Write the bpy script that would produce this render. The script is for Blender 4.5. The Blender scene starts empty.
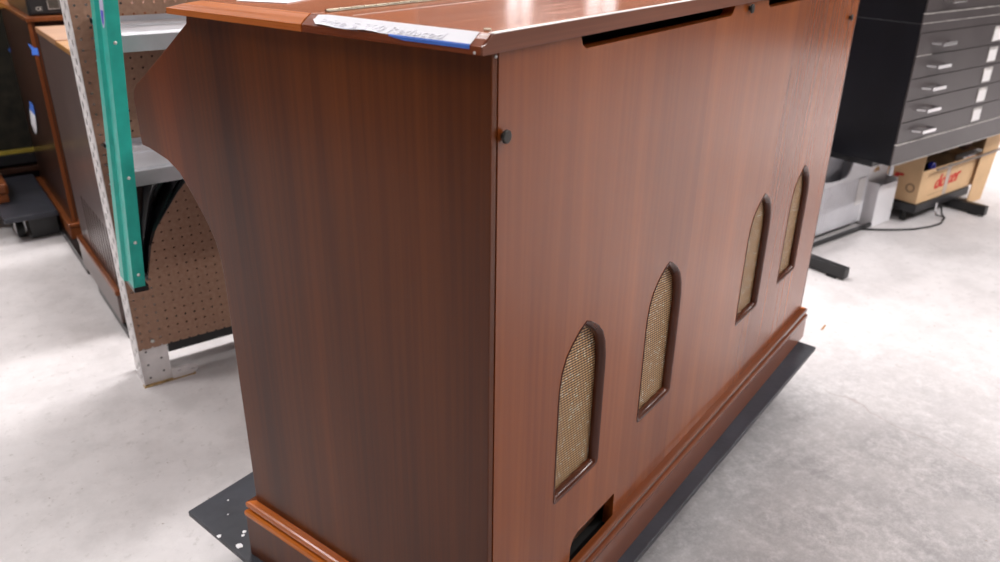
import bpy, bmesh, math, random
from mathutils import Vector, Matrix
random.seed(7)
SC = bpy.context.scene
COL = SC.collection
PI = math.pi

# ------------------------------------------------------------------ materials
def new_mat(name):
    m = bpy.data.materials.new(name); m.use_nodes = True
    nt = m.node_tree; b = nt.nodes['Principled BSDF']
    return m, nt, b

def simple(name, col, rough=.5, metal=0, coat=0, noise=0, nscale=20, bump=0, bscale=60, spec=.5, emit=None, es=0, coat_rough=.1):
    m, nt, b = new_mat(name)
    b.inputs['Base Color'].default_value = (*col, 1)
    b.inputs['Roughness'].default_value = rough
    b.inputs['Metallic'].default_value = metal
    b.inputs['Coat Weight'].default_value = coat
    b.inputs['Coat Roughness'].default_value = coat_rough
    b.inputs['Specular IOR Level'].default_value = spec
    tc = nt.nodes.new('ShaderNodeTexCoord')
    if noise:
        n = nt.nodes.new('ShaderNodeTexNoise'); n.inputs['Scale'].default_value = nscale; n.inputs['Detail'].default_value = 5
        nt.links.new(tc.outputs['Object'], n.inputs['Vector'])
        r = nt.nodes.new('ShaderNodeValToRGB')
        r.color_ramp.elements[0].position = .3; r.color_ramp.elements[1].position = .7
        r.color_ramp.elements[0].color = (*[c*(1-noise) for c in col], 1)
        r.color_ramp.elements[1].color = (*[min(1, c*(1+noise)) for c in col], 1)
        nt.links.new(n.outputs['Fac'], r.inputs['Fac']); nt.links.new(r.outputs['Color'], b.inputs['Base Color'])
    if bump:
        n = nt.nodes.new('ShaderNodeTexNoise'); n.inputs['Scale'].default_value = bscale
        nt.links.new(tc.outputs['Object'], n.inputs['Vector'])
        bp = nt.nodes.new('ShaderNodeBump'); bp.inputs['Strength'].default_value = bump; bp.inputs['Distance'].default_value = .002
        nt.links.new(n.outputs['Fac'], bp.inputs['Height']); nt.links.new(bp.outputs['Normal'], b.inputs['Normal'])
    if emit:
        b.inputs['Emission Color'].default_value = (*emit, 1); b.inputs['Emission Strength'].default_value = es
    return m

def mth(nt, op, a, b=None, c=None):
    n = nt.nodes.new('ShaderNodeMath'); n.operation = op
    for i, v in enumerate((a, b, c)):
        if v is None: continue
        if isinstance(v, (int, float)): n.inputs[i].default_value = v
        else: nt.links.new(v, n.inputs[i])
    return n.outputs[0]

def wood(name, dark, light, rough=.3, axis='Z', coat=.4, across=34, along=1.1, book=None, broad=.5, coat_rough=.12, streak=None, spec=.3):
    """grain runs along `axis`; veneer leaves can be book-matched across the panel"""
    m, nt, b = new_mat(name)
    L = nt.links.new
    tc = nt.nodes.new('ShaderNodeTexCoord')
    sp = nt.nodes.new('ShaderNodeSeparateXYZ'); L(tc.outputs['Object'], sp.inputs[0])
    comp = {'X': sp.outputs['X'], 'Y': sp.outputs['Y'], 'Z': sp.outputs['Z']}
    leaf = None
    if book:
        lf = mth(nt, 'FLOOR', mth(nt, 'DIVIDE', mth(nt, 'SUBTRACT', comp['X'], book[0]), book[1]))
        wn = nt.nodes.new('ShaderNodeTexWhiteNoise'); wn.noise_dimensions = '1D'; L(lf, wn.inputs['W']); leaf = mth(nt, 'MULTIPLY_ADD', wn.outputs['Value'], .14, -.07)
        comp['X'] = mth(nt, 'PINGPONG', mth(nt, 'ADD', comp['X'], 4*book[1]-book[0]), book[1])
    def grain(ac, al, detail, rgh=.6, dist=0):
        cb = nt.nodes.new('ShaderNodeCombineXYZ')
        for i, k in enumerate('XYZ'):
            L(mth(nt, 'MULTIPLY', comp[k], al if k == axis else ac), cb.inputs[i])
        n = nt.nodes.new('ShaderNodeTexNoise'); n.inputs['Scale'].default_value = 1
        n.inputs['Detail'].default_value = detail; n.inputs['Roughness'].default_value = rgh
        n.inputs['Distortion'].default_value = dist
        L(cb.outputs[0], n.inputs['Vector']); return n.outputs['Fac']
    fine = grain(across*7, along*2, 3, .5)
    cl = nt.nodes.new('ShaderNodeMapRange'); cl.inputs['From Min'].default_value = .40; cl.inputs['From Max'].default_value = .60
    cl.inputs['To Min'].default_value = .36; cl.inputs['To Max'].default_value = .64; L(fine, cl.inputs['Value']); fine = cl.outputs[0]
    mid = grain(across, along, 2, .4)
    brd = grain(across*.3, along*.5, 2, .5)
    v = mth(nt, 'ADD', mth(nt, 'MULTIPLY', fine, .22), mth(nt, 'ADD', mth(nt, 'MULTIPLY', mid, .74*(1-broad)), mth(nt, 'MULTIPLY', brd, .74*broad)))
    if leaf is not None: v = mth(nt, 'ADD', v, leaf)
    mr = nt.nodes.new('ShaderNodeMapRange'); mr.inputs['From Min'].default_value = .32; mr.inputs['From Max'].default_value = .68
    L(v, mr.inputs['Value'])
    r = nt.nodes.new('ShaderNodeValToRGB')
    e = r.color_ramp.elements
    e[0].position = 0; e[0].color = (*dark, 1); e[1].position = 1; e[1].color = (*light, 1)
    k = e.new(.5); k.color = (*[(x*.55+y*.45) for x, y in zip(dark, light)], 1)
    L(mr.outputs[0], r.inputs['Fac'])
    col = r.outputs['Color']
    if streak:   # a leaf of lighter veneer: (axis, centre, half width, gain)
        ax, cx, hw, gain = streak
        d = mth(nt, 'ABSOLUTE', mth(nt, 'SUBTRACT', comp[ax], cx))
        f = nt.nodes.new('ShaderNodeMapRange'); f.inputs['From Min'].default_value = hw*1.5; f.inputs['From Max'].default_value = hw*.4
        L(d, f.inputs['Value'])
        mx = nt.nodes.new('ShaderNodeMix'); mx.data_type = 'RGBA'; mx.blend_type = 'MULTIPLY'
        L(f.outputs[0], mx.inputs[0]); L(col, mx.inputs[6]); mx.inputs[7].default_value = (gain, gain*.9, gain*.8, 1)
        mx.clamp_result = False
        col = mx.outputs[2]
    L(col, b.inputs['Base Color'])
    b.inputs['Roughness'].default_value = rough; b.inputs['Specular IOR Level'].default_value = spec
    b.inputs['Coat Weight'].default_value = coat; b.inputs['Coat Roughness'].default_value = coat_rough
    rr = mth(nt, 'MULTIPLY_ADD', fine, .08, rough-.04); L(rr, b.inputs['Roughness'])
    bp = nt.nodes.new('ShaderNodeBump'); bp.inputs['Strength'].default_value = .06; bp.inputs['Distance'].default_value = .001
    if not book: L(fine, bp.inputs['Height']); L(bp.outputs[0], b.inputs['Normal'])
    return m

M = {}
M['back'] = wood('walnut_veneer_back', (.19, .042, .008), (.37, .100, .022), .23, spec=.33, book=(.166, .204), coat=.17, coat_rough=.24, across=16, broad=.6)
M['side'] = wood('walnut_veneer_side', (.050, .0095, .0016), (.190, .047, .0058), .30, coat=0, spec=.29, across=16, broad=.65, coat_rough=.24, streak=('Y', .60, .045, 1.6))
M['topw'] = wood('walnut_top', (.30, .075, .026), (.60, .19, .07), .15, axis='X', coat=0, across=14, spec=.4)
M['rail'] = wood('mahogany_rail', (.46, .11, .018), (.85, .27, .048), .28, axis='Y', coat=.2)
M['rail2'] = wood('mahogany_rail_dark', (.17, .035, .010), (.36, .090, .028), .28, axis='Y', coat=.2)
M['railback'] = wood('dark_walnut_rail', (.11, .036, .021), (.25, .092, .052), .36, axis='X', coat=0)
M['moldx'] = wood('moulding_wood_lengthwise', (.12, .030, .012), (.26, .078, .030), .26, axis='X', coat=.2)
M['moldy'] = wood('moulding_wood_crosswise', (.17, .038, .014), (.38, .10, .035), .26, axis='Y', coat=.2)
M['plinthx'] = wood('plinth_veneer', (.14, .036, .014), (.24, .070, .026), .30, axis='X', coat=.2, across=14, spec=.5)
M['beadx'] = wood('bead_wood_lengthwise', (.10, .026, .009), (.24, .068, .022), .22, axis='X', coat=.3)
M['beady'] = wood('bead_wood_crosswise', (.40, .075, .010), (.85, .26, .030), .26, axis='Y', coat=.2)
M['arch'] = wood('arch_moulding_wood', (.045, .010, .004), (.12, .032, .012), .24, coat=.1)
M['lip'] = simple('slot_lip_wood', (.095, .045, .028), .45, noise=.2, nscale=60)
M['dark'] = simple('dark_interior', (.006, .005, .0045), .8)
M['black'] = simple('black_steel', (.012, .012, .013), .38, noise=.3, nscale=15, coat=.1)
M['blackp'] = simple('black_plastic', (.014, .014, .016), .42, noise=.2, nscale=30)
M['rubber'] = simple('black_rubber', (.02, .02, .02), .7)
M['steel'] = simple('zinc_steel', (.62, .62, .64), .32, metal=.9, noise=.12, nscale=12)
M['galv'] = simple('grey_shelf_enamel', (.46, .455, .49), .34, noise=.1, nscale=14, metal=.15)
M['whitesteel'] = simple('white_enamel_steel', (.80, .77, .77), .42, noise=.08, nscale=30, bump=.2)
M['rust'] = simple('rusty_edge', (.42, .27, .10), .7, noise=.4, nscale=80)
M['green'] = simple('green_enamel', (.03, .47, .39), .36, noise=.12, nscale=26, bump=.15, bscale=300)
M['bolt'] = simple('bright_bolt', (.78, .78, .76), .3, metal=.6)
M['knob'] = simple('dark_bronze_knob', (.045, .042, .038), .4, metal=.6)
M['tapeblue'] = simple('blue_masking_tape', (.06, .19, .72), .6, noise=.12, nscale=60)
M['paper'] = simple('white_paper', (.86, .87, .93), .7, bump=.15, bscale=30)
M['ink'] = simple('faint_violet_ink', (.85, .85, .93), .7)
M['felt'] = simple('cream_felt', (.55, .50, .40), .9)
M['hinge'] = simple('aged_brass_hinge', (.26, .22, .16), .4, metal=.7, noise=.3, nscale=90)
M['gap'] = simple('pale_joint_edge', (.62, .56, .54), .4)
M['carton'] = simple('tan_cardboard', (.72, .48, .27), .8, noise=.07, nscale=12)
M['cartonin'] = simple('cardboard_inner', (.42, .29, .17), .85, noise=.08, nscale=12)
M['redink'] = simple('red_print', (.62, .035, .025), .7)
M['brownink'] = simple('brown_print', (.33, .19, .11), .75)
M['cleartape'] = simple('packing_tape', (.50, .41, .34), .3)
M['ribbed'] = simple('pale_grey_plastic', (.82, .82, .86), .4, noise=.04)
M['ribgrey'] = simple('mid_grey_plastic', (.33, .33, .36), .45)
M['whitep'] = simple('white_plastic', (.92, .91, .94), .35)
M['bluep'] = simple('blue_plastic', (.03, .05, .62), .4)
M['bag'] = simple('plum_plastic_film', (.20, .12, .12), .3, noise=.5, nscale=40, coat=.4)
M['fabric'] = simple('black_vinyl', (.012, .012, .015), .33, coat=.3, noise=.3, nscale=8)
M['cabface'] = simple('grey_brown_drawer_enamel', (.062, .052, .053), .34, noise=.12, nscale=6)
M['cabblack'] = simple('black_cabinet_enamel', (.005, .005, .0075), .3, noise=.35, nscale=5, spec=.22)
M['cabedge'] = simple('worn_bare_edge', (.55, .52, .50), .35, metal=.4, noise=.4, nscale=25)
M['chrome'] = simple('chrome', (.80, .80, .82), .18, metal=1)
M['card'] = simple('label_card', (.80, .78, .78), .6)
M['darkwood'] = wood('dark_stained_case', (.022, .010, .007), (.075, .030, .018), .3, coat=.35)
M['edgewood'] = wood('orange_stained_edge', (.12, .032, .010), (.28, .085, .026), .32, coat=.3)
M['honey'] = wood('honey_wood', (.30, .12, .025), (.58, .29, .06), .4, axis='X')
M['tanwood'] = wood('tan_veneer', (.34, .17, .085), (.50, .27, .145), .35, axis='X', coat=.3)
M['greycase'] = simple('satin_brown_case', (.10, .06, .052), .3, noise=.15, nscale=10, coat=.3)
M['ampcloth'] = simple('dark_olive_cloth', (.016, .014, .008), .9, noise=.6, nscale=24)
M['yellow'] = simple('dull_brass_strip', (.36, .27, .035), .45, noise=.2)
M['dollytop'] = simple('worn_black_board', (.032, .034, .045), .42, noise=.3, nscale=9, bump=.4, bscale=40)
M['ceink'] = simple('pale_print', (.6, .57, .52), .6)
M['sticker'] = simple('pale_sticker', (.66, .60, .82), .4)
M['stickblue'] = simple('violet_sticker', (.13, .10, .72), .4)

# woven grille cloth
m, nt, b = new_mat('gold_grille_cloth'); L = nt.links.new
tc = nt.nodes.new('ShaderNodeTexCoord'); sp = nt.nodes.new('ShaderNodeSeparateXYZ'); L(tc.outputs['Object'], sp.inputs[0])
def sinw(v, per, ph=0): return mth(nt, 'SINE', mth(nt, 'MULTIPLY_ADD', v, 2*PI/per, ph))
u_ = mth(nt, 'ADD', mth(nt, 'MULTIPLY', sp.outputs['X'], 1.0), mth(nt, 'MULTIPLY', sp.outputs['Z'], .25))
w_ = mth(nt, 'ADD', mth(nt, 'MULTIPLY', sp.outputs['Z'], 1.0), mth(nt, 'MULTIPLY', sp.outputs['X'], .15))
s1 = sinw(w_, .0046); s2 = sinw(u_, .0080)
wv = mth(nt, 'MULTIPLY_ADD', mth(nt, 'ADD', mth(nt, 'MULTIPLY', s1, 1.5), mth(nt, 'MULTIPLY', s2, .5)), .25, .5)
r = nt.nodes.new('ShaderNodeValToRGB'); e = r.color_ramp.elements
e[0].position = .2; e[0].color = (.03, .012, .005, 1); e[1].position = .8; e[1].color = (.78, .50, .25, 1)
k = e.new(.5); k.color = (.20, .095, .038, 1)
L(wv, r.inputs['Fac'])
vo = nt.nodes.new('ShaderNodeTexVoronoi'); vo.inputs['Scale'].default_value = 210; L(tc.outputs['Object'], vo.inputs['Vector'])
sc_ = nt.nodes.new('ShaderNodeSeparateColor'); L(vo.outputs['Color'], sc_.inputs[0])
tw = mth(nt, 'MULTIPLY', mth(nt, 'GREATER_THAN', sc_.outputs[0], .90), mth(nt, 'GREATER_THAN', wv, .62))
mx = nt.nodes.new('ShaderNodeMix'); mx.data_type = 'RGBA'; L(tw, mx.inputs[0]); L(r.outputs['Color'], mx.inputs[6]); mx.inputs[7].default_value = (1, .95, .8, 1)
L(mx.outputs[2], b.inputs['Base Color']); b.inputs['Roughness'].default_value = .45; b.inputs['Metallic'].default_value = .25
bp = nt.nodes.new('ShaderNodeBump'); bp.inputs['Strength'].default_value = .6; bp.inputs['Distance'].default_value = .0015
L(wv, bp.inputs['Height']); L(bp.outputs[0], b.inputs['Normal'])
M['grille'] = m

# pegboard: tan hardboard, holes on a one inch grid are really open
m, nt, b = new_mat('tan_pegboard'); L = nt.links.new
tc = nt.nodes.new('ShaderNodeTexCoord'); sp = nt.nodes.new('ShaderNodeSeparateXYZ'); L(tc.outputs['Object'], sp.inputs[0])
hx = mth(nt, 'PINGPONG', mth(nt, 'ADD', sp.outputs['X'], 1.0), .0127); hz = mth(nt, 'PINGPONG', mth(nt, 'ADD', sp.outputs['Z'], 1.0), .0127)
d = mth(nt, 'SQRT', mth(nt, 'ADD', mth(nt, 'MULTIPLY', hx, hx), mth(nt, 'MULTIPLY', hz, hz)))
hole = mth(nt, 'LESS_THAN', d, .0031)
n = nt.nodes.new('ShaderNodeTexNoise'); n.inputs['Scale'].default_value = 90; n.inputs['Detail'].default_value = 4; L(tc.outputs['Object'], n.inputs['Vector'])
r = nt.nodes.new('ShaderNodeValToRGB'); r.color_ramp.elements[0].color = (.31, .175, .115, 1); r.color_ramp.elements[1].color = (.40, .24, .165, 1)
r.color_ramp.elements[0].position = .3; r.color_ramp.elements[1].position = .7
L(n.outputs['Fac'], r.inputs['Fac']); L(r.outputs['Color'], b.inputs['Base Color']); b.inputs['Roughness'].default_value = .6
tr = nt.nodes.new('ShaderNodeBsdfTransparent'); ms = nt.nodes.new('ShaderNodeMixShader')
out = nt.nodes['Material Output']; L(hole, ms.inputs[0]); L(b.outputs[0], ms.inputs[1]); L(tr.outputs[0], ms.inputs[2]); L(ms.outputs[0], out.inputs['Surface'])
M['peg'] = m

# floor: white-painted concrete, worn through in patches, with a crack
m, nt, b = new_mat('painted_concrete'); L = nt.links.new
tc = nt.nodes.new('ShaderNodeTexCoord'); sp = nt.nodes.new('ShaderNodeSeparateXYZ'); L(tc.outputs['Object'], sp.inputs[0])
def noise(scale, detail=6, rgh=.6, dist=0):
    n = nt.nodes.new('ShaderNodeTexNoise'); n.inputs['Scale'].default_value = scale; n.inputs['Detail'].default_value = detail
    n.inputs['Roughness'].default_value = rgh; n.inputs['Distortion'].default_value = dist; L(tc.outputs['Object'], n.inputs['Vector']); return n.outputs['Fac']
def ramp(v, lo, hi):
    n = nt.nodes.new('ShaderNodeMapRange'); n.inputs['From Min'].default_value = lo; n.inputs['From Max'].default_value = hi; L(v, n.inputs['Value']); return n.outputs[0]
def mixc(f, a, c):
    n = nt.nodes.new('ShaderNodeMix'); n.data_type = 'RGBA'; L(f, n.inputs[0])
    if isinstance(a, tuple): n.inputs[6].default_value = (*a, 1)
    else: L(a, n.inputs[6])
    if isinstance(c, tuple): n.inputs[7].default_value = (*c, 1)
    else: L(c, n.inputs[7])
    return n.outputs[2]
# worn area with the organ's shade painted in, centred on the aisle behind it
dx = mth(nt, 'SUBTRACT', sp.outputs['X'], .95); dy = mth(nt, 'SUBTRACT', sp.outputs['Y'], -.1)
dd = mth(nt, 'SQRT', mth(nt, 'ADD', mth(nt, 'MULTIPLY', dx, dx), mth(nt, 'MULTIPLY', dy, dy)))
worn = ramp(mth(nt, 'ADD', dd, mth(nt, 'MULTIPLY', noise(1.7, 4), 1.0)), 1.70, .80)  # mask for both the wear and the organ's painted shade
patch = mth(nt, 'MULTIPLY', ramp(noise(5, 7, .65), .46, .56), mth(nt, 'MULTIPLY_ADD', worn, .32, .10))
speck = ramp(noise(34, 6, .75), .57, .68)
c = mixc(noise(3, 5), (.64, .61, .615), (.75, .72, .725))
c = mixc(patch, c, (.42, .405, .415))
c = mixc(mth(nt, 'MULTIPLY', worn, ramp(noise(28, 10, .85), .30, .60)), c, (.30, .288, .294))
c = mixc(mth(nt, 'MULTIPLY', speck, .6), c, (.42, .395, .38))
c = mixc(mth(nt, 'MULTIPLY', ramp(noise(7, 9, .72), .44, .62), .42), c, (.50, .475, .475))
c = mixc(ramp(noise(75, 2, .5), .74, .77), c, (.30, .25, .21))
# crack line
cy = mth(nt, 'SUBTRACT', sp.outputs['X'], mth(nt, 'ADD', mth(nt, 'MULTIPLY', noise(6, 4), .12), 1.38))
ck = mth(nt, 'MULTIPLY', ramp(mth(nt, 'ABSOLUTE', cy), .004, .001), mth(nt, 'LESS_THAN', sp.outputs['Y'], .34))
c = mixc(mth(nt, 'MULTIPLY', ck, .5), c, (.36, .30, .29))
L(c, b.inputs['Base Color'])
L(mth(nt, 'MULTIPLY_ADD', noise(12, 5), .25, .52), b.inputs['Roughness'])
bp = nt.nodes.new('ShaderNodeBump'); bp.inputs['Strength'].default_value = .15; bp.inputs['Distance'].default_value = .004
L(noise(30, 6), bp.inputs['Height']); L(bp.outputs[0], b.inputs['Normal'])
M['floor'] = m
M['wall'] = simple('painted_wall', (.075, .065, .06), .7, noise=.06, nscale=3)
M['wallpale'] = simple('pale_wall', (.62, .60, .58), .7, noise=.05, nscale=3)
M['ceil'] = simple('ceiling_paint', (.80, .80, .78), .8, noise=.03, nscale=4)
M['trimw'] = simple('white_trim', (.85, .85, .85), .5)
M['pane'] = simple('daylit_pane', (.9, .93, 1), .2, emit=(1, .95, .93), es=1.9)
M['tube'] = simple('lit_diffuser', (1, 1, 1), .5, emit=(1, .97, .95), es=3)

# ------------------------------------------------------------------ mesh helpers
class MB:
    def __init__(s): s.b = bmesh.new()
    def box(s, x0, x1, y0, y1, z0, z1, bev=0, rot=None, piv=None):
        vs = [s.b.verts.new((x, y, z)) for x in (x0, x1) for y in (y0, y1) for z in (z0, z1)]
        fs = [s.b.faces.new([vs[i] for i in f]) for f in ((0,1,3,2),(4,6,7,5),(0,4,5,1),(2,3,7,6),(0,2,6,4),(1,5,7,3))]
        if bev:
            es = list({e for f in fs for e in f.edges})
            r = bmesh.ops.bevel(s.b, geom=es, offset=bev, segments=2, profile=.5, affect='EDGES')
            vs = list({v for f in r['faces'] for v in f.verts} | {v for v in vs if v.is_valid})
        if rot:
            bmesh.ops.rotate(s.b, verts=[v for v in vs if v.is_valid], cent=piv or ((x0+x1)/2, (y0+y1)/2, (z0+z1)/2), matrix=rot)
        return s
    def prism(s, pts, f, a, c):
        """pts: 2-D outline; f(u, v, w) -> 3-D; extruded w from a to c"""
        A = [s.b.verts.new(f(u, v, a)) for u, v in pts]; B = [s.b.verts.new(f(u, v, c)) for u, v in pts]
        n = len(pts)
        s.b.faces.new(A); s.b.faces.new(B[::-1])
        for i in range(n): s.b.faces.new((A[i], B[i], B[(i+1) % n], A[(i+1) % n]))
        return s
    def plate(s, outline, holes, f, a, c):
        """flat plate with holes"""
        edges = []
        for loop in [outline]+holes:
            vs = [s.b.verts.new(f(u, v, a)) for u, v in loop]
            for i in range(len(vs)): edges.append(s.b.edges.new((vs[i], vs[(i+1) % len(vs)])))
        r = bmesh.ops.triangle_fill(s.b, use_beauty=True, use_dissolve=False, edges=edges)
        fs = [g for g in r['geom'] if isinstance(g, bmesh.types.BMFace)]
        e = bmesh.ops.extrude_face_region(s.b, geom=fs)
        dv = Vector(f(0, 0, c))-Vector(f(0, 0, a))
        bmesh.ops.translate(s.b, vec=dv, verts=[g for g in e['geom'] if isinstance(g, bmesh.types.BMVert)])
        return s
    def cyl(s, p, q, r, r2=None, n=16, cap=True):
        p = Vector(p); q = Vector(q); d = (q-p); r2 = r if r2 is None else r2
        z = d.normalized(); x = z.orthogonal().normalized(); y = z.cross(x)
        A = [s.b.verts.new(p+(x*math.cos(t)+y*math.sin(t))*r) for t in [2*PI*i/n for i in range(n)]]
        B = [s.b.verts.new(q+(x*math.cos(t)+y*math.sin(t))*r2) for t in [2*PI*i/n for i in range(n)]]
        for i in range(n): s.b.faces.new((A[i], A[(i+1) % n], B[(i+1) % n], B[i]))
        if cap: s.b.faces.new(A[::-1]); s.b.faces.new(B)
        return s
    def tube(s, path, r, n=8):
        path = [Vector(p) for p in path]; rings = []
        for i, p in enumerate(path):
            d = (path[min(i+1, len(path)-1)]-path[max(i-1, 0)]).normalized()
            x = d.cross(Vector((0, 0, 1)));  x = x.normalized() if x.length > .05 else d.orthogonal().normalized()
            y = d.cross(x)
            rings.append([s.b.verts.new(p+(x*math.cos(t)+y*math.sin(t))*r) for t in [2*PI*k/n for k in range(n)]])
        for a, c in zip(rings, rings[1:]):
            for k in range(n): s.b.faces.new((a[k], a[(k+1) % n], c[(k+1) % n], c[k]))
        s.b.faces.new(rings[0][::-1]); s.b.faces.new(rings[-1])
        return s
    def rings(s, loops, close=True, cap=False):
        R = [[s.b.verts.new(p) for p in lp] for lp in loops]
        for a, c in zip(R, R[1:]):
            n = len(a)
            for k in range(n if close else n-1): s.b.faces.new((a[k], a[(k+1) % n], c[(k+1) % n], c[k]))
        if cap: s.b.faces.new(R[0][::-1]); s.b.faces.new(R[-1])
        return s
    def dome(s, c, nrm, r, h, n=14):
        c = Vector(c); z = Vector(nrm).normalized(); x = z.orthogonal().normalized(); y = z.cross(x)
        loops = []
        for k in range(5):
            t = k/4*PI/2*.98
            rr = r*math.cos(t); hh = h*math.sin(t)
            loops.append([c+z*hh+(x*math.cos(a)+y*math.sin(a))*rr for a in [2*PI*i/n for i in range(n)]])
        return s.rings(loops, cap=True)
    def build(s, name, mat, parent=None, smooth=False, bevel=0):
        bmesh.ops.recalc_face_normals(s.b, faces=s.b.faces)
        me = bpy.data.meshes.new(name); s.b.to_mesh(me); s.b.free()
        off = Vector(parent['_o']) if parent is not None and '_o' in parent else Vector((0, 0, 0))
        if off.length: me.transform(Matrix.Translation(-off))
        me.materials.append(mat)
        if smooth:
            for p in me.polygons: p.use_smooth = True
            me.set_sharp_from_angle(angle=math.radians(35))
        o = bpy.data.objects.new(name, me); COL.objects.link(o)
        if parent is not None: o.parent = parent; o['_o'] = tuple(off)
        if bevel:
            md = o.modifiers.new('edge', 'BEVEL'); md.width = bevel; md.segments = 2; md.limit_method = 'ANGLE'; md.angle_limit = math.radians(40)
        return o

def thing(name, label, cat, loc=(0, 0, 0), rz=0, group=None, local=False):
    """an Empty at the thing's base; parts are given in room coordinates unless local"""
    o = bpy.data.objects.new(name, None); COL.objects.link(o); o.empty_display_size = .05
    o.location = loc; o.rotation_euler = (0, 0, rz)
    o['label'] = label; o['category'] = cat
    if group: o['group'] = group
    if not local: o['_o'] = tuple(loc)
    return o
def tag(o, label, cat, group=None, base=None):
    o['label'] = label; o['category'] = cat
    if group: o['group'] = group
    if base is not None:                      # put the origin of a one-mesh thing at its base
        b_ = Vector(base); o.data.transform(Matrix.Translation(-b_)); o.location = b_
    return o
def struct(name, mb, mat, bevel=0):
    o = mb.build(name, mat, bevel=bevel); o['kind'] = 'structure'; return o

def text_mesh(txt, size, shear=0):
    cu = bpy.data.curves.new('t', 'FONT'); cu.body = txt; cu.size = size; cu.shear = shear; cu.extrude = .0002
    cu.align_x = 'LEFT'; cu.align_y = 'BOTTOM_BASELINE'; cu.resolution_u = 3
    o = bpy.data.objects.new('t', cu); COL.objects.link(o)
    dg = bpy.context.evaluated_depsgraph_get(); dg.update()
    me = bpy.data.meshes.new_from_object(o.evaluated_get(dg)); bpy.data.objects.remove(o)
    return me
def put_text(name, txt, size, mat, parent, org, xdir, ydir, shear=0, bold=0, sx=1):
    me = text_mesh(txt, size, shear)
    X = Vector(xdir).normalized(); Y = Vector(ydir).normalized(); Z = X.cross(Y)
    off = Vector(parent['_o']) if '_o' in parent else Vector((0, 0, 0))
    mt = Matrix((X*sx, Y, Z)).transposed().to_4x4(); mt.translation = Vector(org)-off
    if bold:
        b_ = bmesh.new(); b_.from_mesh(me); geo = list(b_.verts)+list(b_.edges)+list(b_.faces)
        for dx_ in (bold, 2*bold):
            r_ = bmesh.ops.duplicate(b_, geom=geo)
            bmesh.ops.translate(b_, vec=(dx_, bold*.4, .00005*dx_/bold), verts=[g for g in r_['geom'] if isinstance(g, bmesh.types.BMVert)])
        b_.to_mesh(me); b_.free()
    me.transform(mt); me.materials.clear(); me.materials.append(mat)
    o = bpy.data.objects.new(name, me); COL.objects.link(o); o.parent = parent; o['_o'] = tuple(off)
    return o

XZ = lambda y0: (lambda u, v, w: (u, w, v))          # outline in x,z; extruded along y
fXZ = lambda u, v, w: (u, w, v)
fYZ = lambda u, v, w: (w, u, v)
fXY = lambda u, v, w: (u, v, w)

# ------------------------------------------------------------------ the room
RX0, RX1, RY0, RY1, H = -2.7, 7.35, -3.6, 8.6, 3.1
struct('floor', MB().box(RX0-.1, RX1+.1, RY0-.1, RY1+.1, -.1, 0), M['floor'])
struct('ceiling', MB().box(RX0-.1, RX1+.1, RY0-.1, RY1+.1, H, H+.1), M['ceil'])
struct('wall_left', MB().box(RX0-.1, RX0, RY0-.1, RY1+.1, 0, H), M['wall'])
struct('wall_front', MB().box(RX0, RX1, RY0-.1, RY0, 0, H), M['wall'])
struct('wall_right', MB().plate([(RY0-.1, 0), (RY1+.1, 0), (RY1+.1, H), (RY0-.1, H)], [[(7.3, 1.4), (7.95, 1.4), (7.95, 2.36), (7.3, 2.36)]], fYZ, RX1, RX1+.1), M['wall'])
wins = [(6.5, 7.0)]
struct('wall_back', MB().plate([(RX0, 0), (RX1, 0), (RX1, H), (RX0, H)], [[(a, 1.4), (c_, 1.4), (c_, 2.36), (a, 2.36)] for a, c_ in wins], fXZ, RY1, RY1+.1), M['wall'])
def window(n, horiz, a, c_, p):
    f = (lambda u, v, w: (u, w, v)) if horiz else (lambda u, v, w: (w, u, v))
    fr = MB().plate([(a, 1.4), (c_, 1.4), (c_, 2.36), (a, 2.36)], [[(a+.04, 1.44), (a+(c_-a)/2-.02, 1.44), (a+(c_-a)/2-.02, 2.32), (a+.04, 2.32)], [(a+(c_-a)/2+.02, 1.44), (c_-.04, 1.44), (c_-.04, 2.32), (a+(c_-a)/2+.02, 2.32)]], f, p+.02, p+.06)
    w = struct('window_%d' % n, fr, M['trimw'])
    pn = MB().prism([(a+.01, 1.41), (c_-.01, 1.41), (c_-.01, 2.35), (a+.01, 2.35)], f, p+.065, p+.075).build('pane', M['pane'], w)
for i, (a, c_) in enumerate(wins): window(i+1, True, a, c_, RY1)
window(2, False, 7.3, 7.95, RX1)
struct('baseboard_right', MB().box(RX1-.02, RX1, RY0, RY1, 0, .13), M['trimw'])
struct('baseboard_left', MB().box(RX0, RX0+.02, RY0, RY1, 0, .13), M['trimw'])

# ------------------------------------------------------------------ the organ console
ZB = .272                                     # organ base above the fitted origin
DZ = .12                                      # floor in the fitted frame
A17 = math.radians(17)
organ = thing('organ_console', 'large glossy reddish-brown wooden organ console with four arched grilles in its back',
              'organ', (0, 0, ZB-DZ), A17, local=True)
K = lambda z: z-ZB
W = 1.447; XS = -.008                          # outer faces of the two sides
prof = [(0, .28), (0, 1.2285), (.520, 1.2285), (.523, 1.215), (.600, 1.163), (.664, 1.122), (.679, 1.113), (.688, 1.103), (.692, 1.090), (.692, 1.022),
        (.690, 1.0165), (.672, 1.015), (.625, 1.004), (.598, .989), (.578, .966), (.559, .941), (.542, .917), (.529, .891), (.522, .860), (.520, .830), (.520, .28)]
def side_panel(x0, x1):
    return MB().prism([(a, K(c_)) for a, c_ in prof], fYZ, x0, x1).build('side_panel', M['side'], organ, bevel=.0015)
side_panel(XS, XS+.0105); side_panel(W-.008, W)
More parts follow.
